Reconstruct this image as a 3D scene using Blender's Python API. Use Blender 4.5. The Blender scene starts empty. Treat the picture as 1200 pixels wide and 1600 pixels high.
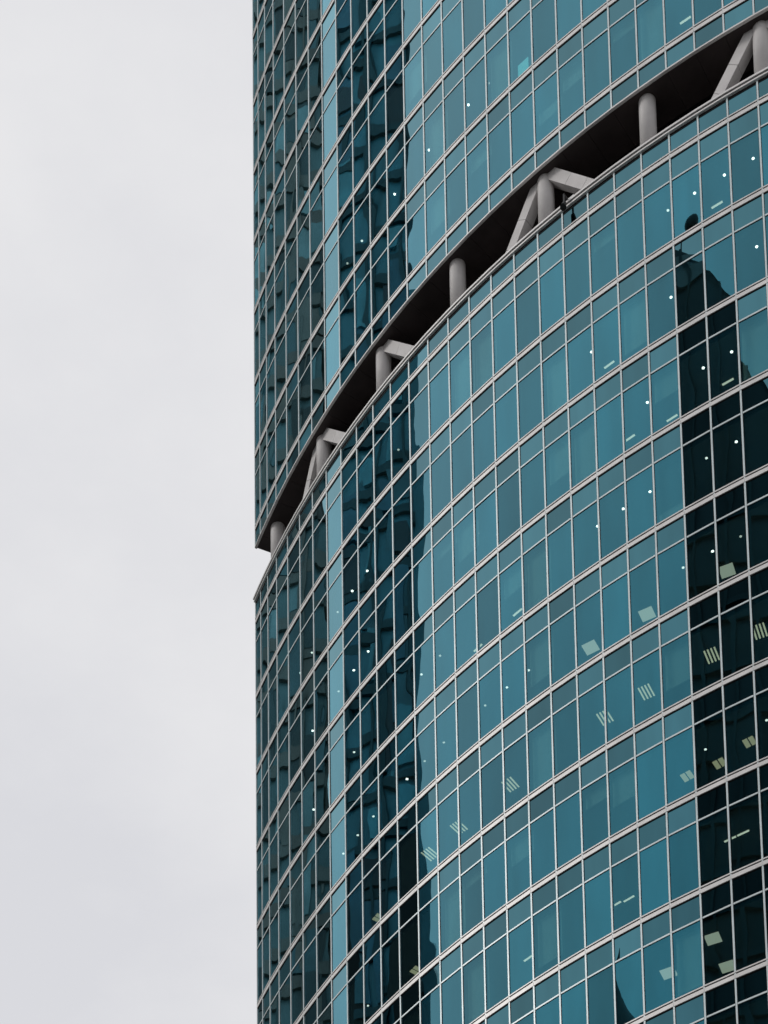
import bpy, bmesh, math, random
from mathutils import Matrix, Vector
random.seed(7)
R_ = math.radians
scn = bpy.context.scene
col = scn.collection

# ------------------------------------------------------------------ camera
F_PX, PITCH, ROLL, SHIFT_PX, CAM_Z = 3976.2, 0.185613, 0.013477, 2916.2, 1.6
cam_d = bpy.data.cameras.new('camera')
cam = bpy.data.objects.new('camera', cam_d)
col.objects.link(cam)
cam_d.sensor_fit = 'VERTICAL'
cam_d.sensor_height = 24.0
cam_d.lens = 24.0 * F_PX / 1600.0
cam_d.shift_y = SHIFT_PX / 1600.0            # rising front: verticals kept almost parallel
cam_d.clip_start, cam_d.clip_end = 0.5, 6000
vx = Vector((1, 0, 0)); vv = Vector((0, -math.sin(PITCH), math.cos(PITCH)))
fwd = Vector((0, math.cos(PITCH), math.sin(PITCH)))
right = math.cos(ROLL) * vx - math.sin(ROLL) * vv
up = math.sin(ROLL) * vx + math.cos(ROLL) * vv
cam.matrix_world = Matrix(((right.x, up.x, -fwd.x, 0), (right.y, up.y, -fwd.y, 0),
                           (right.z, up.z, -fwd.z, CAM_Z), (0, 0, 0, 1)))
scn.camera = cam

# ------------------------------------------------------------------ world, sun, exposure
SUN_AZ, SUN_EL = R_(-98), R_(30)            # azimuth from +Y towards +X
world = bpy.data.worlds.new('World'); scn.world = world; world.use_nodes = True
nt = world.node_tree; nt.nodes.clear()
N = nt.nodes.new
out = N('ShaderNodeOutputWorld'); bg = N('ShaderNodeBackground'); bg.inputs['Strength'].default_value = 1.0
sky = N('ShaderNodeTexSky'); sky.sky_type = 'NISHITA'; sky.sun_disc = False
sky.sun_elevation = SUN_EL; sky.sun_rotation = SUN_AZ
skm = N('ShaderNodeMix'); skm.data_type = 'RGBA'; skm.blend_type = 'MULTIPLY'; skm.inputs[0].default_value = 1
skm.inputs[7].default_value = (0.08, 0.08, 0.08, 1)
tc = N('ShaderNodeTexCoord'); mp = N('ShaderNodeMapping'); mp.inputs['Scale'].default_value = (1.6, 1.6, 3.2)
nz = N('ShaderNodeTexNoise'); nz.inputs['Scale'].default_value = 2.3; nz.inputs['Detail'].default_value = 9; nz.inputs['Roughness'].default_value = 0.58
rp = N('ShaderNodeValToRGB')
rp.color_ramp.elements[0].position = 0.3; rp.color_ramp.elements[0].color = (0.735, 0.738, 0.772, 1)
rp.color_ramp.elements[1].position = 0.7; rp.color_ramp.elements[1].color = (0.90, 0.895, 0.90, 1)
cm = N('ShaderNodeMix'); cm.data_type = 'RGBA'; cm.inputs[0].default_value = 0.94      # closed cloud deck over the blue sky
L = nt.links.new
L(sky.outputs[0], skm.inputs[6]); L(tc.outputs['Generated'], mp.inputs[0]); L(mp.outputs[0], nz.inputs['Vector'])
L(nz.outputs['Fac'], rp.inputs[0]); L(skm.outputs[2], cm.inputs[6]); L(rp.outputs[0], cm.inputs[7])
L(cm.outputs[2], bg.inputs['Color']); L(bg.outputs[0], out.inputs['Surface'])

sun_d = bpy.data.lights.new('sun', 'SUN'); sun_d.energy = 0.9; sun_d.angle = R_(12); sun_d.color = (1.0, 0.97, 0.93)
sun = bpy.data.objects.new('sun', sun_d); col.objects.link(sun)
sdir = Vector((math.sin(SUN_AZ) * math.cos(SUN_EL), math.cos(SUN_AZ) * math.cos(SUN_EL), math.sin(SUN_EL)))
sun.rotation_euler = sdir.to_track_quat('Z', 'Y').to_euler()
sun.location = sdir * 400
vs = scn.view_settings
vs.view_transform = 'Standard'; vs.look = 'None'; vs.exposure = 0.0; vs.gamma = 1.0; vs.use_curve_mapping = False
scn.cycles.max_bounces = 10; scn.cycles.transparent_max_bounces = 12

# ------------------------------------------------------------------ materials
def newmat(name):
    m = bpy.data.materials.new(name); m.use_nodes = True
    return m, m.node_tree, m.node_tree.nodes['Principled BSDF']

def plain(name, c, rough=0.5, metal=0.0, spec=0.5, var=0.0, scale=3.0, bump=0.0):
    m, t, b = newmat(name)
    b.inputs['Base Color'].default_value = (*c, 1); b.inputs['Roughness'].default_value = rough
    b.inputs['Metallic'].default_value = metal; b.inputs['Specular IOR Level'].default_value = spec
    if var or bump:
        g = t.nodes.new('ShaderNodeNewGeometry'); n = t.nodes.new('ShaderNodeTexNoise')
        n.inputs['Scale'].default_value = scale; n.inputs['Detail'].default_value = 6; n.inputs['Roughness'].default_value = 0.6
        t.links.new(g.outputs['Position'], n.inputs['Vector'])
        if var:
            r = t.nodes.new('ShaderNodeValToRGB')
            r.color_ramp.elements[0].position = 0.3; r.color_ramp.elements[1].position = 0.7
            r.color_ramp.elements[0].color = (*[x * (1 - var) for x in c], 1)
            r.color_ramp.elements[1].color = (*[min(1, x * (1 + var)) for x in c], 1)
            t.links.new(n.outputs['Fac'], r.inputs[0]); t.links.new(r.outputs[0], b.inputs['Base Color'])
        if bump:
            bp = t.nodes.new('ShaderNodeBump'); bp.inputs['Distance'].default_value = bump
            t.links.new(n.outputs['Fac'], bp.inputs['Height']); t.links.new(bp.outputs[0], b.inputs['Normal'])
    return m

def coated_glass(name, f0, trans, wob=0.0056, jitter=0.30, edge=(0.90, 1.40, 1.52)):
    """solar-control glass: tinted mirror coating that strengthens towards grazing angles,
    a weak tinted view of the inside, and the slight roller-wave of toughened panes"""
    m, t, b = newmat(name); t.nodes.remove(b)
    n = t.nodes.new; l = t.links.new
    oi = n('ShaderNodeObjectInfo'); g = n('ShaderNodeNewGeometry')
    cmb = n('ShaderNodeCombineXYZ'); ml = n('ShaderNodeMath'); ml.operation = 'MULTIPLY'; ml.inputs[1].default_value = 37.0
    l(oi.outputs['Random'], ml.inputs[0]); l(ml.outputs[0], cmb.inputs[0]); l(ml.outputs[0], cmb.inputs[2])
    ad = n('ShaderNodeVectorMath'); ad.operation = 'ADD'; l(g.outputs['Position'], ad.inputs[0]); l(cmb.outputs[0], ad.inputs[1])
    mpn = n('ShaderNodeMapping'); mpn.inputs['Scale'].default_value = (1, 1, 0.6); l(ad.outputs[0], mpn.inputs[0])
    n1 = n('ShaderNodeTexNoise'); n1.inputs['Scale'].default_value = 0.62; n1.inputs['Detail'].default_value = 1.0; n1.inputs['Roughness'].default_value = 0.3
    l(mpn.outputs[0], n1.inputs['Vector'])
    bp = n('ShaderNodeBump'); bp.inputs['Strength'].default_value = 1.0; bp.inputs['Distance'].default_value = wob
    l(n1.outputs['Fac'], bp.inputs['Height'])
    lw = n('ShaderNodeLayerWeight'); lw.inputs['Blend'].default_value = 0.5
    pw = n('ShaderNodeMath'); pw.operation = 'POWER'; pw.inputs[1].default_value = 3.7; l(lw.outputs['Facing'], pw.inputs[0])
    sc_ = n('ShaderNodeVectorMath'); sc_.operation = 'SCALE'; sc_.inputs[0].default_value = edge; l(pw.outputs[0], sc_.inputs['Scale'])
    mr = n('ShaderNodeMapRange'); mr.inputs['To Min'].default_value = 1 - jitter; mr.inputs['To Max'].default_value = 1 + jitter
    l(oi.outputs['Random'], mr.inputs['Value'])
    # faint dirt streaks and coating unevenness
    n2 = n('ShaderNodeTexNoise'); n2.inputs['Scale'].default_value = 0.7; n2.inputs['Detail'].default_value = 5
    mp2 = n('ShaderNodeMapping'); mp2.inputs['Scale'].default_value = (1.6, 1.6, 0.35); l(ad.outputs[0], mp2.inputs[0]); l(mp2.outputs[0], n2.inputs['Vector'])
    mr2 = n('ShaderNodeMapRange'); mr2.inputs['From Min'].default_value = .3; mr2.inputs['From Max'].default_value = .7
    mr2.inputs['To Min'].default_value = .90; mr2.inputs['To Max'].default_value = 1.08; l(n2.outputs['Fac'], mr2.inputs['Value'])
    mm = n('ShaderNodeMath'); mm.operation = 'MULTIPLY'; l(mr.outputs[0], mm.inputs[0]); l(mr2.outputs[0], mm.inputs[1])
    f0n = n('ShaderNodeVectorMath'); f0n.operation = 'SCALE'; f0n.inputs[0].default_value = f0; l(mm.outputs[0], f0n.inputs['Scale'])
    sm = n('ShaderNodeVectorMath'); sm.operation = 'ADD'; l(f0n.outputs[0], sm.inputs[0]); l(sc_.outputs[0], sm.inputs[1])
    mn = n('ShaderNodeVectorMath'); mn.operation = 'MINIMUM'; mn.inputs[1].default_value = (.95, .95, .95); l(sm.outputs[0], mn.inputs[0])
    gl = n('ShaderNodeBsdfGlossy'); gl.inputs['Roughness'].default_value = 0.0
    l(mn.outputs[0], gl.inputs['Color']); l(bp.outputs[0], gl.inputs['Normal'])
    res = gl.outputs[0]
    if trans:
        tr = n('ShaderNodeBsdfTransparent'); tr.inputs[0].default_value = (*trans, 1)
        a = n('ShaderNodeAddShader'); l(gl.outputs[0], a.inputs[0]); l(tr.outputs[0], a.inputs[1]); res = a.outputs[0]
    l(res, t.nodes['Material Output'].inputs['Surface'])
    return m

def clear(name):
    m, t, b = newmat(name)
    tr = t.nodes.new('ShaderNodeBsdfTransparent'); tr.inputs[0].default_value = (0.93, 0.97, 0.96, 1)
    t.links.new(tr.outputs[0], t.nodes['Material Output'].inputs['Surface'])
    return m

def emit(name, c, s):
    m, t, b = newmat(name)
    b.inputs['Base Color'].default_value = (0.8, 0.8, 0.8, 1)
    b.inputs['Emission Color'].default_value = (*c, 1); b.inputs['Emission Strength'].default_value = s
    return m

M = dict(
    vision=coated_glass('vision_glass', (0.018, 0.132, 0.182), (0.22, 0.31, 0.30)),
    spandrel=coated_glass('spandrel_glass', (0.045, 0.145, 0.180), None),
    clear=clear('inner_glass_face'),
    alu=plain('pale_aluminium', (0.78, 0.76, 0.745), 0.45, 0.22, 0.5, 0.12, 1.3),
    blue_alu=plain('cool_aluminium', (0.70, 0.775, 0.79), 0.42, 0.25, 0.5, 0.10, 1.3),
    gasket=plain('black_gasket', (0.012, 0.012, 0.013), 0.7, 0, 0.2),
    groove=plain('dark_joint', (0.03, 0.026, 0.026), 0.7, 0, 0.2),
    soffit=plain('dark_brown_soffit', (0.055, 0.044, 0.043), 0.62, 0, 0.25, 0.25, 0.8),
    black=plain('black_recess_cladding', (0.010, 0.010, 0.012), 0.6, 0, 0.2),
    column=plain('pale_column_cladding', (0.70, 0.675, 0.665), 0.55, 0.0, 0.35, 0.09, 1.1),
    seam=plain('cladding_seam', (0.20, 0.19, 0.185), 0.7, 0, 0.2),
    ceiling=plain('office_ceiling', (0.55, 0.56, 0.54), 0.9, 0, 0.2, 0.06, 0.7),
    slab=plain('concrete_slab', (0.22, 0.215, 0.21), 0.9, 0, 0.2, 0.1, 1.0),
    core=plain('office_core_wall', (0.30, 0.29, 0.27), 0.9, 0, 0.2, 0.1, 0.5),
    blind=plain('roller_blind_fabric', (0.74, 0.76, 0.74), 0.9, 0, 0.2, 0.04, 1.0),
    down=emit('downlight_glow', (1.0, 0.90, 0.86), 6.5),
    down_mid=emit('downlight_glow_soft', (1.0, 0.90, 0.84), 3.2),
    down_dim=emit('downlight_glow_dim', (1.0, 0.90, 0.80), 1.5),
    glow_patch=emit('added_patch_glow', (0.25, 0.95, 1.0), 0.55),  # made-up glow for one pale cyan pane patch
    troffer=emit('troffer_glow', (1.0, 0.86, 0.60), 1.2),
    strip=emit('strip_light_glow', (1.0, 0.88, 0.70), 1.6),
    square=emit('panel_light_glow', (1.0, 0.90, 0.72), 0.85),
    warm=emit('warm_lamp_glow', (1.0, 0.80, 0.50), 0.8),
    fitting=plain('light_fitting', (0.35, 0.35, 0.35), 0.5, 0.3),
    shell=coated_glass('plain_shaft_glass', (0.04, 0.15, 0.20), None),
    pave=plain('paving', (0.11, 0.108, 0.105), 0.9, 0, 0.2, 0.2, 0.4),
    lamp_black=plain('lamp_housing', (0.015, 0.016, 0.018), 0.45, 0.2),
    lamp_white=plain('lamp_bracket', (0.75, 0.75, 0.74), 0.4, 0.1),
)

# ------------------------------------------------------------------ mesh helpers
def box(bm, x0, x1, y0, y1, z0, z1, mi=0):
    v = [bm.verts.new((x, y, z)) for z in (z0, z1) for y in (y0, y1) for x in (x0, x1)]
    fs = []
    for q in ((0, 2, 3, 1), (4, 5, 7, 6), (0, 1, 5, 4), (2, 6, 7, 3), (0, 4, 6, 2), (1, 3, 7, 5)):
        f = bm.faces.new([v[i] for i in q]); f.material_index = mi; fs.append(f)
    return fs            # bottom, top, y0 side, y1 side, x0 side, x1 side

def mesh(bm, name, *mats):
    bm.normal_update()
    me = bpy.data.meshes.new(name); bm.to_mesh(me); bm.free()
    for m in mats: me.materials.append(m)
    return me

def put(name, me, parent=None, mat=None):
    o = bpy.data.objects.new(name, me); col.objects.link(o)
    if parent: o.parent = parent
    if mat is not None: o.matrix_local = mat
    return o

def empty(name, loc, label, cat, group=None):
    o = bpy.data.objects.new(name, None); col.objects.link(o); o.location = loc; o.empty_display_size = 0.5
    o['label'] = label; o['category'] = cat
    if group: o['group'] = group
    return o

def ring(bm, angs, r0, r1, z0, z1, mi=0):
    """closed curved bar between two radii and heights following the facade facets"""
    rows = []
    for a in angs:
        c, s = math.cos(R_(a)), math.sin(R_(a))
        rows.append([bm.verts.new((r * c, r * s, z)) for r, z in ((r1, z0), (r1, z1), (r0, z1), (r0, z0))])
    for p, q in zip(rows, rows[1:]):
        for k in range(4):
            f = bm.faces.new((p[k], q[k], q[(k + 1) % 4], p[(k + 1) % 4])); f.material_index = mi
    bm.faces.new(rows[0][::-1]).material_index = mi
    bm.faces.new(rows[-1]).material_index = mi

# ------------------------------------------------------------------ ground
bm = bmesh.new(); box(bm, -2500, 2500, -2500, 2500, -0.5, 0.0)
g = put('ground', mesh(bm, 'ground', M['pave'])); g['kind'] = 'structure'

# ------------------------------------------------------------------ the curved glass tower
CX, CY, RAD, H = 37.088, 117.633, 45.473, 4.0
ANG = [-157.171, -156.313, -155.205, -153.916] + [-152.403 + 1.52363 * i for i in range(31)]   # mullion lines
NB = len(ANG) - 1                                   # bays; 0..26 in the picture
ZU, ZT, ZS, ZC, HO = (v + CAM_Z for v in (100.971, 106.012, 104.967, 102.131, 0)); HO = 1.135
tower = empty('glass_tower', (CX, CY, 0), 'curved teal glass office tower with an open columned slot halfway up', 'building')

def bay_matrix(i, z=0.0, r=RAD, tilt=(0, 0)):
    a0, a1 = R_(ANG[i]), R_(ANG[i + 1]); a = (a0 + a1) / 2; rc = r * math.cos((a1 - a0) / 2)
    return (Matrix.Translation((rc * math.cos(a), rc * math.sin(a), z)) @ Matrix.Rotation(a - math.pi / 2, 4, 'Z')
            @ Matrix.Rotation(tilt[0], 4, 'X') @ Matrix.Rotation(tilt[1], 4, 'Z'))
def chord(i): return 2 * RAD * math.sin(R_(ANG[i + 1] - ANG[i]) / 2)
def polar(r, a, z): return Vector((r * math.cos(R_(a)), r * math.sin(R_(a)), z))

def pix(p):                                          # where a point of the tower falls in the photograph (for ranking sizes only)
    w = Vector((p[0] + CX, p[1] + CY, p[2] - CAM_Z)); d = w.dot(fwd)
    return 600 + F_PX * w.dot(right) / d, 800 + SHIFT_PX - F_PX * w.dot(up) / d
def shown(i, z0, z1):
    pts = [pix(polar(RAD, ANG[j], z)) for j in (i, i + 1) for z in (z0, z1)]
    w = min(1200, max(p[0] for p in pts)) - max(0, min(p[0] for p in pts))
    y0 = max(0, min(p[1] for p in pts)); y1 = min(1600, max(p[1] for p in pts))
    if w <= 0 or y1 <= y0: return 0
    return w * (y1 - y0)

# heights of the floor bands, from the lowest to the slot and from the slot to the top
LOW = [ZU - H * k for k in range(0, 13)]             # LOW[0] just under the coping
HIGH = [ZT + H * k for k in range(0, 9)]             # HIGH[0] just over the slot
Z_BOT, Z_TOP = LOW[-1] - 0.2, HIGH[-1] + 0.2

# --- panes
GY = -0.032                                          # glass plane behind the mullion faces
def pane_mesh(w, h, mats, name):
    bm = bmesh.new(); fs = box(bm, -w / 2, w / 2, GY - 0.026, GY, -h / 2, h / 2, 1)
    for f in fs: f.material_index = 1
    fs[3].material_index = 0                         # outer, coated face
    return mesh(bm, name, *mats)
VIS, SPA = [M['vision'], M['clear']], [M['spandrel'], M['gasket']]
panes = []                                           # (shown area, kind, bay, z centre, height)
for seq in (LOW, HIGH):
    for zb in seq:
        for i in range(NB):
            if zb != HIGH[0]:                        # the pane under HIGH[0] is the slot edge, below
                panes.append((shown(i, zb - HO + .03, zb - .19), 'spandrel', i, zb - .19 - (HO - .22) / 2, HO - .22))
            if not (zb in (LOW[-1], HIGH[0])):
                z1, z0 = zb - HO - .03, zb - H + .16
                panes.append((shown(i, z0, z1), 'vision', i, (z0 + z1) / 2, z1 - z0))
for i in range(NB):
    z0, z1 = HIGH[0] - 1.045 + .06, HIGH[0] - .19    # edge pane over the slot
    panes.append((shown(i, z0, z1), 'spandrel', i, (z0 + z1) / 2, z1 - z0))
    z0, z1 = LOW[0] + .16, ZC - .24                  # parapet pane under the coping
    panes.append((shown(i, z0, z1), 'spandrel', i, (z0 + z1) / 2, z1 - z0))
cache = {}
for kind, nm, mats in (('vision', 'window_pane', VIS), ('spandrel', 'spandrel_pane', SPA)):
    lst = sorted([p for p in panes if p[1] == kind], key=lambda p: -p[0])
    rest = bmesh.new()
    for n, (ar, _, i, zc, hh) in enumerate(lst):
        w = chord(i) - 0.02
        key = (kind, round(w, 3), round(hh, 3))
        if key not in cache: cache[key] = pane_mesh(w, hh, mats, nm)
        mx = bay_matrix(i, zc, RAD, (random.gauss(0, 0.0014), random.gauss(0, 0.0013)))
        if n < 300 and ar > 0:
            put(nm, cache[key], tower, mx)
        else:
            tmp = bmesh.new(); tmp.from_mesh(cache[key]); tmp.transform(mx)
            t2 = bpy.data.meshes.new('tmp'); tmp.to_mesh(t2); tmp.free(); rest.from_mesh(t2); bpy.data.meshes.remove(t2)
    o = put(nm + '_remainder', mesh(rest, nm + '_remainder', *mats), tower); o['kind'] = 'stuff'

# --- mullions
def mullion_mesh(z0, z1, name):
    bm = bmesh.new()
    box(bm, -.033, .033, -.10, 0, z0, z1, 0)
    box(bm, -.033 - .020, .033 + .020, -.12, GY + .008, z0, z1, 1)
    return mesh(bm, name, M['blue_alu'], M['gasket'])
def line_matrix(a, r=RAD, z=0): return Matrix.Translation(polar(r, a, z)) @ Matrix.Rotation(R_(a) - math.pi / 2, 4, 'Z')
for z0, z1 in ((Z_BOT, ZC - .10), (ZS + .02, Z_TOP)):
    me = mullion_mesh(z0, z1, 'mullion')
    for a in ANG[:-1]: put('mullion', me, tower, line_matrix(a))

# --- floor bands: one panel for each bay, lip above a dark groove
def band_mesh(w):
    bm = bmesh.new(); g = 0.007
    box(bm, -w / 2 + g, w / 2 - g, -.05, .012, -.130, .030, 0)        # broad face
    box(bm, -w / 2 + g, w / 2 - g, -.05, .016, .090, .140, 0)         # sill lip
    box(bm, -w / 2 + .001, w / 2 - .001, -.10, -.014, -.158, .090, 1)  # dark groove and joint
    return mesh(bm, 'band_panel', M['alu'], M['groove'])
bands = []
for seq in (LOW, HIGH):
    for zb in seq:
        for i in range(NB): bands.append((shown(i, zb - .18, zb + .16), i, zb))
bands.sort(key=lambda b: -b[0]); rest = bmesh.new(); bc = {}
for n, (ar, i, zb) in enumerate(bands):
    k = round(chord(i), 3)
    if k not in bc: bc[k] = band_mesh(k)
    mx = bay_matrix(i, zb + random.gauss(0, .002))
    if n < 300 and ar > 0: put('band_panel', bc[k], tower, mx)
    else:
        tmp = bmesh.new(); tmp.from_mesh(bc[k]); tmp.transform(mx)
        t2 = bpy.data.meshes.new('tmp'); tmp.to_mesh(t2); tmp.free(); rest.from_mesh(t2); bpy.data.meshes.remove(t2)
o = put('band_panel_remainder', mesh(rest, 'band_panel_remainder', M['alu'], M['groove']), tower); o['kind'] = 'stuff'

# --- thin transoms between the short upper pane and the tall window
for zb in LOW + HIGH[1:]:
    bm = bmesh.new()
    for i in range(NB):
        w = chord(i) / 2 - .05; mx = bay_matrix(i, zb - HO)
        for y0, y1, z0, z1, mi in ((-.10, -.006, -.030, .034, 0), (-.11, GY + .008, -.050, .050, 1)):
            n0 = len(bm.verts); box(bm, -w, w, y0, y1, z0, z1, mi); bm.verts.ensure_lookup_table()
            for v in bm.verts[n0:]: v.co = mx @ v.co
    put('transom', mesh(bm, 'transom', M['blue_alu'], M['gasket']), tower)

# --- coping and parapet of the lower part, terrace floor
bm = bmesh.new(); ring(bm, ANG, RAD - .34, RAD + .115, ZC - .035, ZC + .045)
cop = put('coping', mesh(bm, 'coping', M['alu']), tower)
bm = bmesh.new(); ring(bm, ANG, RAD - .30, RAD + .072, ZC - .155, ZC - .085)
put('coping_trim', mesh(bm, 'coping_trim', M['alu']), cop)
bm = bmesh.new(); ring(bm, ANG, RAD - .29, RAD + .05, ZC - .085, ZC - .035); ring(bm, ANG, RAD - .29, RAD - .03, ZC - .26, ZC - .155)
put('coping_shadow_gap', mesh(bm, 'coping_shadow_gap', M['gasket']), cop)
bm = bmesh.new(); ring(bm, ANG, RAD - .28, RAD - .13, LOW[0] + .1, ZC - .26)
put('parapet', mesh(bm, 'parapet', M['slab']), tower)
bm = bmesh.new(); ring(bm, ANG, RAD - 12, RAD - .28, LOW[0] - .3, LOW[0] + .05)
put('terrace_floor', mesh(bm, 'terrace_floor', M['slab']), tower)

# --- slot: soffit panels, edge trim, recessed wall
bm = bmesh.new(); ring(bm, ANG, RAD - .10, RAD + .012, ZS, ZS + .062)
put('slot_edge_trim', mesh(bm, 'slot_edge_trim', M['alu']), tower)
bm = bmesh.new(); ring(bm, ANG, RAD - 12, RAD - .14, ZS + .055, ZS + .35)
deck = put('soffit_deck', mesh(bm, 'soffit_deck', M['black']), tower)
S_IN = 1.75
for i in range(0, NB):
    bm = bmesh.new(); g = .006
    a0, a1 = ANG[i], ANG[i + 1]; da = math.degrees(g / RAD)
    ring(bm, [a0 + da, a1 - da], RAD - S_IN, RAD - .105, ZS + .012, ZS + .05)
    put('soffit_panel', mesh(bm, 'soffit_panel', M['soffit']), deck)
bm = bmesh.new()
for i in range(2, NB):
    da = .02
    ring(bm, [ANG[i] + da, ANG[i + 1] - da], RAD - 2.2, RAD - 2.05, LOW[0] + .05, ZS + .05)
put('recessed_wall', mesh(bm, 'recessed_wall', M['black']), tower)

# --- columns on the ring just inside the glass line, every four bays, and the box braces
COLA = [-118.81 - 6.112 * k for k in range(7)] + [-118.81 + 6.112, -118.81 + 12.224]
CR, CRAD = RAD - .62, .335
def column_mesh():
    bm = bmesh.new(); n = 32; prof = []
    zt, zb = ZS + .03, LOW[0] + .05
    for z, r, mi in ((zb, CRAD, 0), (zb + 1.545, CRAD, 0), (zb + 1.545, CRAD - .012, 1), (zb + 1.565, CRAD - .012, 1), (zb + 1.565, CRAD, 0), (zt, CRAD, 0)):
        prof.append(([bm.verts.new((r * math.cos(2 * math.pi * k / n), r * math.sin(2 * math.pi * k / n), z)) for k in range(n)], mi))
    for (p, _), (q, mi) in zip(prof, prof[1:]):
        for k in range(n):
            f = bm.faces.new((p[k], p[(k + 1) % n], q[(k + 1) % n], q[k])); f.material_index = mi; f.smooth = True
    me = mesh(bm, 'column', M['column'], M['seam'])
    return me
cme = column_mesh()
for a in COLA: put('column', cme, tower, line_matrix(a, CR))

def brace(a_top, sgn):
    """box beam from a column head down along the ring towards the next column"""
    zt, zb = ZS - .10, LOW[0] + .05
    run = 3.9 if sgn > 0 else 3.1
    p0 = polar(CR - .02, a_top + sgn * math.degrees(.42 / CR), zt)
    p1 = polar(CR - .02, a_top + sgn * math.degrees(run / CR), zb)
    d = (p1 - p0); ln = d.length; d.normalize()
    rad = Vector((math.cos(R_(a_top)), math.sin(R_(a_top)), 0)); rad = (rad - rad.dot(d) * d).normalized(); upv = d.cross(rad)
    mx = Matrix(((d.x, rad.x, upv.x, p0.x), (d.y, rad.y, upv.y, p0.y), (d.z, rad.z, upv.z, p0.z), (0, 0, 0, 1)))
    bm = bmesh.new(); s = .225
    cuts = (-.48, 1.18, 1.198, 2.3, 2.318, ln + .1)
    for k, (u0, u1) in enumerate(zip(cuts, cuts[1:])):
        q = s - (.010 if k % 2 else 0); box(bm, u0, u1, -q, q, -q, q, k % 2)
    bmesh.ops.transform(bm, matrix=mx, verts=bm.verts)
    put('brace', mesh(bm, 'brace', M['column'], M['seam']), tower)
for k, sgn in ((0, -1), (2, 1), (2, -1), (4, 1), (5, 1), (5, -1), (7, 1), (7, -1), (0, 1)):
    brace(COLA[k], sgn)

# --- storeys behind the glass
for zb in LOW + HIGH:
    bm = bmesh.new(); ring(bm, ANG, RAD - 10, RAD - .16, zb - .36, zb + .04)
    put('floor_slab', mesh(bm, 'floor_slab', M['slab']), tower)
for zb in LOW[:-1] + HIGH[1:]:
    bm = bmesh.new(); ring(bm, ANG, RAD - 9.9, RAD - .22, zb - 1.20, zb - 1.12)
    put('ceiling', mesh(bm, 'ceiling', M['ceiling']), tower)
for z0, z1 in ((Z_BOT, LOW[0] - .4), (HIGH[0], Z_TOP)):
    bm = bmesh.new(); ring(bm, ANG, RAD - 10.2, RAD - 10, z0, z1)
    put('core_wall', mesh(bm, 'core_wall', M['core']), tower)
for z0, z1 in ((Z_BOT, ZC - .3), (ZS + .36, Z_TOP)):      # radial end wall, seen edge-on at the sharp corner
    bm = bmesh.new(); box(bm, .05, .30, -12, -.13, z0, z1)
    put('end_wall', mesh(bm, 'end_wall', M['shell']), tower, line_matrix(ANG[0]) )
bm = bmesh.new(); ring(bm, ANG, RAD - 12, RAD - .05, 0, Z_BOT - .01)
put('lower_shaft', mesh(bm, 'lower_shaft', M['shell']), tower)
bm = bmesh.new(); ring(bm, ANG, RAD - 12, RAD - .05, Z_TOP + .01, Z_TOP + 30)
put('upper_shaft', mesh(bm, 'upper_shaft', M['shell']), tower)

# --- lights in the ceilings: (storey, bay position, depth behind the glass)
def ceil_z(st): return (LOW[st[1]] if st[0] == 'U' else HIGH[st[1]]) - 1.20
def bay_ang(b):
    i = int(math.floor(b)); return ANG[i] + (b - i) * (ANG[i + 1] - ANG[i])
def lamp_at(name, me, st, b, dep):
    return put(name, me, tower, line_matrix(bay_ang(b), RAD - dep, ceil_z(st)))
def downlight_mesh(key, r):
    bm = bmesh.new(); n = 14
    rows = [[bm.verts.new((q * math.cos(2 * math.pi * k / n), q * math.sin(2 * math.pi * k / n), z)) for k in range(n)] for q, z in ((r + .022, 0.02), (r + .022, -.014), (r, -.016))]
    for p, q in zip(rows, rows[1:]):
        for k in range(n): bm.faces.new((p[k], q[k], q[(k + 1) % n], p[(k + 1) % n])).material_index = 1
    bm.faces.new(rows[2][::-1]).material_index = 0
    return mesh(bm, 'downlight', M[key], M['fitting'])
DOWNS = [downlight_mesh('down', .056), downlight_mesh('down_mid', .052), downlight_mesh('down_dim', .050)]
dl = {('T', 2): [7, 8, 10, 12, 14, 15], ('U', 0): [10, 22, 23, 24, 25], ('U', 1): [3, 4, 6, 7, 8, 18, 19, 21, 22, 25],
      ('U', 2): [4, 6, 7, 8, 14, 21, 22, 23, 24, 25], ('U', 3): [4, 7, 11, 12, 19, 20, 21, 22, 23, 24],
      ('U', 4): [6, 7, 8, 10, 11, 12, 14, 15, 16, 22, 23, 24]}
for st, bays in dl.items():
    for b in bays: lamp_at('downlight', DOWNS[random.choice((0, 0, 1) if b > 17 and st[1] < 4 else (1, 2, 2, 1, 0))], st, b + .5 + random.gauss(0, .02), .88 if st != ('U', 4) else 1.0)
for st, b, d in ((('U', 6), 24.98, 1.18), (('U', 6), 22.93, 1.16), (('U', 6), 7.54, 1.37)): lamp_at('downlight', DOWNS[1], st, b, d)
def louvre(n, w, l, gap, key, rot=0.0):
    bm = bmesh.new(); p = (w + gap)
    box(bm, -n * p / 2 - .03, n * p / 2 + .03, -l / 2 - .03, l / 2 + .03, -.006, .02, 1)
    for k in range(n):
        x = (k - (n - 1) / 2) * p; box(bm, x - w / 2, x + w / 2, -l / 2, l / 2, -.018, -.007, 0)
    if rot: bmesh.ops.rotate(bm, cent=(0, 0, 0), matrix=Matrix.Rotation(rot, 3, 'Z'), verts=bm.verts)
    return mesh(bm, 'ceiling_light', M[key], M['fitting'])
TROF = louvre(4, .055, .62, .075, 'troffer', R_(8))
for b in (24.84, 23.20, 20.85, 19.27, 16.88, 15.30, 12.84, 11.33): lamp_at('ceiling_light', TROF, ('U', 5), b, 1.36)
STRIP = louvre(1, .46, .075, 0, 'strip')
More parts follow.
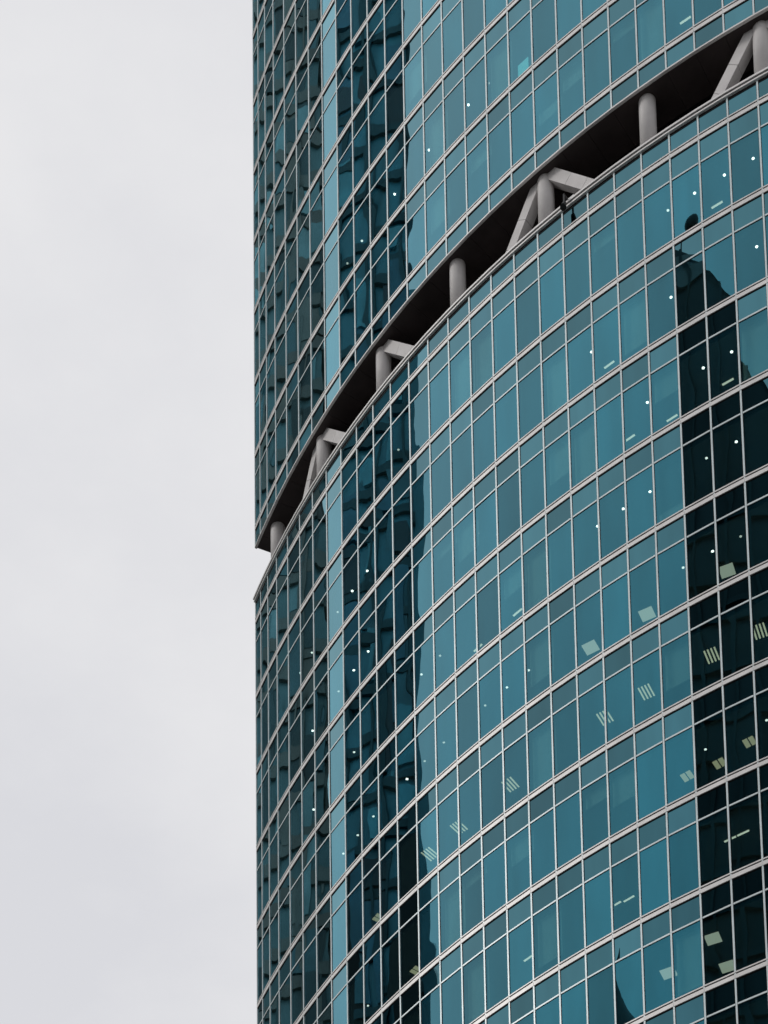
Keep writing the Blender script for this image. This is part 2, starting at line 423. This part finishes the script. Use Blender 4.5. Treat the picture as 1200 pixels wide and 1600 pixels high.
for st, b, d in ((('U', 2), 18.63, 1.77), (('U', 2), 20.40, 1.73), (('U', 2), 21.89, 2.0), (('U', 3), 15.52, 1.77), (('U', 2), 23.98, 1.89),
                 (('U', 7), 15.79, 1.50), (('U', 7), 16.39, 1.62), (('U', 7), 19.78, 1.66), (('U', 7), 19.32, 1.58), (('U', 7), 23.99, 1.36),
                 (('U', 7), 23.55, 1.36), (('T', 1), 23.20, 1.47), (('U', 0), 23.93, 1.75), (('U', 3), 13.6, 1.8), (('U', 1), 19.7, 1.75)):
    lamp_at('ceiling_light', STRIP, st, b, d)
SQ = louvre(1, .54, .52, 0, 'square', R_(10))
for st, b, d in ((('U', 4), 23.60, 2.05), (('U', 4), 20.70, 1.95), (('U', 4), 18.54, 1.82), (('U', 8), 22.96, 1.05), (('U', 8), 21.15, 1.61), (('U', 8), 22.8, 2.6)):
    lamp_at('ceiling_light', SQ, st, b, d)
WARM = louvre(2, .18, .4, .05, 'warm')
for st, b, d in ((('U', 6), 23.05, 2.03), (('U', 6), 21.97, 1.87), (('U', 6), 24.2, 1.75), (('U', 6), 9.9, 1.9), (('U', 7), 11.4, 1.6), (('U', 5), 7.9, 1.7)):
    lamp_at('ceiling_light', WARM, st, b, d)

# --- roller blinds let down behind some windows
bl = {}
def blind(st, b, drop, wf=1.0, off=0.0):
    w = chord(b) * wf - .08; k = (round(w, 2), round(drop, 2))
    if k not in bl:
        bm = bmesh.new(); box(bm, -w / 2, w / 2, -.006, .006, -drop, 0, 0); box(bm, -w / 2, w / 2, -.02, .02, -drop - .03, -drop, 0)
        bl[k] = mesh(bm, 'roller_blind', M['blind'])
    put('roller_blind', bl[k], tower, bay_matrix(b, ceil_z(st) - .01, RAD - .30) @ Matrix.Translation((off, 0, 0)))
for st, b, dr in ((('U', 1), 18, 2.3), (('U', 0), 14, 2.5), (('U', 2), 22, 1.0), (('U', 3), 17, 2.2), (('U', 3), 22, 2.6), (('U', 5), 17, 2.4),
                  (('U', 6), 13, 2.3), (('U', 7), 14, 2.5), (('U', 5), 22, 1.6), (('T', 1), 18, 1.4), (('T', 1), 19, .8), (('T', 2), 13, 2.2),
                  (('U', 4), 17, 1.7), (('U', 8), 22, 2.3), (('U', 2), 25, 2.4), (('U', 7), 17, 2.0), (('U', 6), 20, 1.2), (('T', 3), 12, 1.5)):
    blind(st, b, dr)
taken = set()
for _ in range(40):
    st = random.choice([('U', k) for k in range(9)] + [('T', k) for k in range(1, 5)]); b = random.randrange(13, 23)
    if (st, b) not in taken and not (st[1] in (4, 5, 7) and st[0] == 'U'): taken.add((st, b)); blind(st, b, random.choice((.35, .6, .9, 1.4, 2.0, 2.6)) + .004)

bm = bmesh.new(); box(bm, -.26, .26, -.02, .02, -.52, .42, 0)  # added glowing panel standing in for a pale patch, not a real display
put('glow_patch', mesh(bm, 'glow_patch', M['glow_patch']), tower, bay_matrix(17, ceil_z(('T', 2)) - 1.95, RAD - .35) @ Matrix.Translation((.12, 0, 0)))

# ------------------------------------------------------------------ neighbouring towers, mirrored in the glass
def neighbour(name, label, plan, height, storey, wallc, bandc, top=None, band_h=1.1, fin=3.0, z_from=2, tones=None):
    c = sum((Vector(p) for p in plan), Vector((0, 0))) / len(plan)
    root = empty(name, (c.x, c.y, 0), label, 'building')
    wm = plain(name + '_glass', wallc, 0.35, 0, 0.35, 0.3, 0.12); bmat = plain(name + '_spandrel', bandc, 0.6, 0, 0.3, 0.15, 0.3)
    P = [Vector(p) - c for p in plan]
    topz = top or [height] * len(P)
    bm = bmesh.new(); lo = [bm.verts.new((p.x, p.y, 0)) for p in P]; hi = [bm.verts.new((p.x, p.y, z)) for p, z in zip(P, topz)]
    n = len(P)
    for k in range(n): bm.faces.new((lo[k], lo[(k + 1) % n], hi[(k + 1) % n], hi[k]))
    bm.faces.new(hi)
    bmesh.ops.recalc_face_normals(bm, faces=bm.faces)
    put('wall', mesh(bm, 'wall', wm), root)
    area = sum(P[k].x * P[(k + 1) % n].y - P[(k + 1) % n].x * P[k].y for k in range(n)); sg = 1 if area > 0 else -1
    bm = bmesh.new()
    for k in range(n):
        p, q = P[k], P[(k + 1) % n]; d = (q - p); ln = d.length; d /= ln; nrm = Vector((d.y, -d.x)) * sg
        v = []
        for u in (0, ln):
            for o_, z in ((.02, 0), (.02, band_h), (.28, 0), (.28, band_h)):
                w = p + d * u + nrm * o_; v.append(bm.verts.new((w.x, w.y, z)))
        for f in ((0, 4, 6, 2), (2, 6, 7, 3), (3, 7, 5, 1), (0, 2, 3, 1), (4, 5, 7, 6)): bm.faces.new([v[j] for j in f])
    bmesh.ops.recalc_face_normals(bm, faces=bm.faces)
    bme = mesh(bm, 'floor_band', bmat)
    z = z_from * storey
    while z < min(topz) - band_h:
        put('floor_band', bme, root, Matrix.Translation((0, 0, z))); z += storey
    bm = bmesh.new(); box(bm, -.12, .12, -.0, .45, 0, 1.0)
    fme = mesh(bm, 'fin', bmat)
    for k in range(n):
        p, q = P[k], P[(k + 1) % n]; d = (q - p); ln = d.length; d /= ln; nrm = Vector((d.y, -d.x)) * sg
        m = max(1, int(ln / fin))
        for j in range(m):
            t_ = (j + .5) / m; w = p.lerp(q, t_); zt = topz[k] + (topz[(k + 1) % n] - topz[k]) * t_
            mx = Matrix.Translation((w.x, w.y, 0)) @ Matrix.Rotation(math.atan2(nrm.y, nrm.x) - math.pi / 2, 4, 'Z') @ Matrix.Diagonal((1, 1, zt - .3, 1))
            put('fin', fme, root, mx)
    if tones:
        ms = [plain(name + '_window', t_, .3, 0, .4, .25, .4) for t_ in tones]
        p, q = P[0], P[1]; d = (q - p); ln = d.length; d /= ln; nrm = Vector((d.y, -d.x)) * sg
        cols = 7; cw = ln / cols; zz = z_from * storey
        wms = []
        for m_ in ms:
            for hh in (storey * .55, storey * 1.0, storey * 1.75):
                bm = bmesh.new(); box(bm, -cw * .42, cw * .42, .0, .12, 0, hh); wms.append(mesh(bm, 'window', m_))
        while zz < 240:
            if zz > 112:
                for k in range(cols):
                    if rnd.random() < .62:
                        w = p + d * ((k + .5 + rnd.uniform(-.12, .12)) * cw)
                        mx = Matrix.Translation((w.x, w.y, zz + .8 + rnd.uniform(0, .6))) @ Matrix.Rotation(math.atan2(nrm.y, nrm.x) - math.pi / 2, 4, 'Z') @ Matrix.Diagonal((rnd.uniform(.6, 1.1), rnd.uniform(.8, 3.2), 1, 1))
                        put('window', rnd.choice(wms), root, mx)
            zz += storey
    return root, c, bmat
rnd = random.Random(11)
def out_of(p, az, d): return (p[0] + d * math.sin(R_(az)), p[1] + d * math.cos(R_(az)))
# beyond the sharp corner (left of the pale stripe in the facade)
A, B = (-4.6, 99.5), (-1.5, 93.5)
neighbour('slab_tower', 'grey banded high-rise mirrored in the leftmost bays of the glass', [out_of(B, -61.9, 70), out_of(A, -43.3, 70), out_of(A, -43.3, 95), out_of(B, -61.9, 96)],
          262, 3.9, (0.13, 0.215, 0.23), (0.21, 0.195, 0.18), fin=3.4, tones=[(0.03, 0.05, 0.055), (0.26, 0.42, 0.45), (0.10, 0.20, 0.23), (0.20, 0.18, 0.16), (0.05, 0.09, 0.10)])
# right of the pale stripe
A, B = (-0.5, 92.0), (2.5, 88.1)
root, c, bmat = neighbour('dark_tower', 'dark blue-green high-rise mirrored just right of the pale vertical stripe', [out_of(B, -81.7, 64), out_of(A, -67.3, 64), out_of(A, -67.3, 88), out_of(B, -81.7, 88)],
          262, 4.2, (0.085, 0.30, 0.37), (0.035, 0.10, 0.12), band_h=.7, fin=1.9, tones=[(0.02, 0.05, 0.065), (0.13, 0.42, 0.50), (0.07, 0.22, 0.27), (0.05, 0.20, 0.28)])
wing = [out_of(B, -82.72, 64.4), out_of(B, -81.72, 64.4), out_of(B, -81.72, 87), out_of(B, -82.72, 87)]
def prism(plan, c, z0, z1):
    bm = bmesh.new(); lo = [bm.verts.new((x - c.x, y - c.y, z0)) for x, y in plan]; hi = [bm.verts.new((x - c.x, y - c.y, z1)) for x, y in plan]
    for k in range(len(plan)): bm.faces.new((lo[k], lo[(k + 1) % len(plan)], hi[(k + 1) % len(plan)], hi[k]))
    bm.faces.new(hi); bm.faces.new(lo[::-1]); bmesh.ops.recalc_face_normals(bm, faces=bm.faces); return bm
put('side_wing', mesh(prism(wing, c, 0, 183), 'side_wing', plain('side_wing_glass', (0.075, 0.26, 0.32), 0.35, 0, 0.35, 0.3, 0.12)), root)
DK = plain('black_annex_cladding', (0.008, 0.012, 0.014), 0.5, 0, 0.3)
for a0, a1, z1 in ((-67.5, -69.6, 139), (-71.2, -73.2, 122), (-74.4, -77.0, 129), (-77.6, -81.6, 137)):
    pl = [out_of(B, a0, 63.2), out_of(B, a1, 63.2), out_of(B, a1, 63.9), out_of(B, a0, 63.9)]
    pl = [(x + (A[0] - B[0]) * (a0 > -74), y + (A[1] - B[1]) * (a0 > -74)) for x, y in pl]
    put('annex', mesh(prism(pl, c, 0, z1), 'annex', DK), root)
# behind the photographer: black tower with a curved falling crown
fr, to = Vector((-56.2, 37.7)), Vector((-33.5, 12.0)); u = (to - fr).normalized(); back = Vector((-.75, -.66))
prof = [(0, 195.0), (2.4, 194.0), (4.0, 192.9), (6.5, 191.9), (8.5, 190.7), (10.4, 187.9), (12.8, 185.6), (15.0, 182.9), (16.2, 180.2), (20, 174), (34, 170)]
plan = [tuple(fr + u * s) for s, z in prof] + [tuple(fr + u * s + back * 22) for s, z in prof[::-1]]
root, c, bmat = neighbour('black_tower', 'near-black high-rise with a curved falling crown mirrored at the right edge', plan, 190, 4.0, (0.026, 0.052, 0.062), (0.055, 0.080, 0.088),
          top=[z for s, z in prof] + [z for s, z in prof[::-1]], fin=3.1, band_h=.5)
bm = bmesh.new()
q0, q1 = fr + u * -.1 - back * .25, fr + u * 4.3 - back * .25
put('crown_band', mesh(prism([tuple(q0), tuple(q1), tuple(q1 + back * .2), tuple(q0 + back * .2)], c, 191.2, 192.7), 'crown_band', plain('crown_band_metal', (0.28, 0.29, 0.29), .5)), root)
bmesh.ops.create_uvsphere(bm, u_segments=20, v_segments=12, radius=.62)
for f in bm.faces: f.smooth = True
bmesh.ops.translate(bm, vec=(-54.15 - c.x, 35.15 - c.y, 195.9), verts=bm.verts)
rad = put('radome', mesh(bm, 'radome', M['lamp_black']), root)
bm = bmesh.new(); box(bm, -54.2 - c.x, -54.1 - c.x, 35.1 - c.y, 35.2 - c.y, 190, 195.5)
put('mast', mesh(bm, 'mast', M['lamp_black']), root)
# spire
SX, SY, SZ = -102.3, 37.2, 167.4
sp = empty('spire_tower', (SX, SY, 0), 'pointed spire mirrored low in a single window near the bottom right', 'building')
bm = bmesh.new(); n = 20; rows = []
for r, z in ((.02, SZ + 2.2), (.16, SZ + .3), (.55, SZ - 1.8), (1.35, SZ - 3.4), (2.3, SZ - 5.4), (3.2, SZ - 8.0), (3.6, SZ - 11)):
    rows.append([bm.verts.new((r * math.cos(2 * math.pi * k / n), r * math.sin(2 * math.pi * k / n), z)) for k in range(n)])
for p, q in zip(rows, rows[1:]):
    for k in range(n): bm.faces.new((p[k], p[(k + 1) % n], q[(k + 1) % n], q[k])).smooth = True
put('spire', mesh(bm, 'spire', plain('spire_metal', (0.02, 0.04, 0.05), .4, 0, .3)), sp)
bm = bmesh.new(); box(bm, -3.3, 3.3, -3.3, 3.3, 0, SZ - 10.5)
put('shaft', mesh(bm, 'shaft', plain('spire_brick', (0.20, 0.10, 0.08), .8, 0, .2, .2, .5)), sp)

# ------------------------------------------------------------------ flood lamp on the coping
fa = bay_ang(19.25)
fp = polar(RAD, fa, ZC + .045)
fl = empty('flood_lamp', (fp.x + CX, fp.y + CY, fp.z), 'small black flood lamp on a white bracket over the slot coping', 'lamp')
fl.rotation_euler = (0, 0, R_(fa) - math.pi / 2)
bm = bmesh.new(); box(bm, -.04, .04, -.30, -.20, 0, .42); box(bm, -.17, .10, -.33, -.17, .36, .46)
put('bracket', mesh(bm, 'bracket', M['lamp_white']), fl)
bm = bmesh.new(); box(bm, -.03, .03, -.25, .30, .10, .16); box(bm, -.03, .03, .24, .30, -.25, .12)
put('arm', mesh(bm, 'arm', M['lamp_black']), fl)
bm = bmesh.new(); bmesh.ops.create_cone(bm, cap_ends=True, segments=16, radius1=.13, radius2=.08, depth=.30)
bmesh.ops.rotate(bm, cent=(0, 0, 0), matrix=Matrix.Rotation(R_(20), 3, 'X'), verts=bm.verts)
bmesh.ops.translate(bm, vec=(0, .30, -.38), verts=bm.verts)
put('lamp_head', mesh(bm, 'lamp_head', M['lamp_black']), fl)
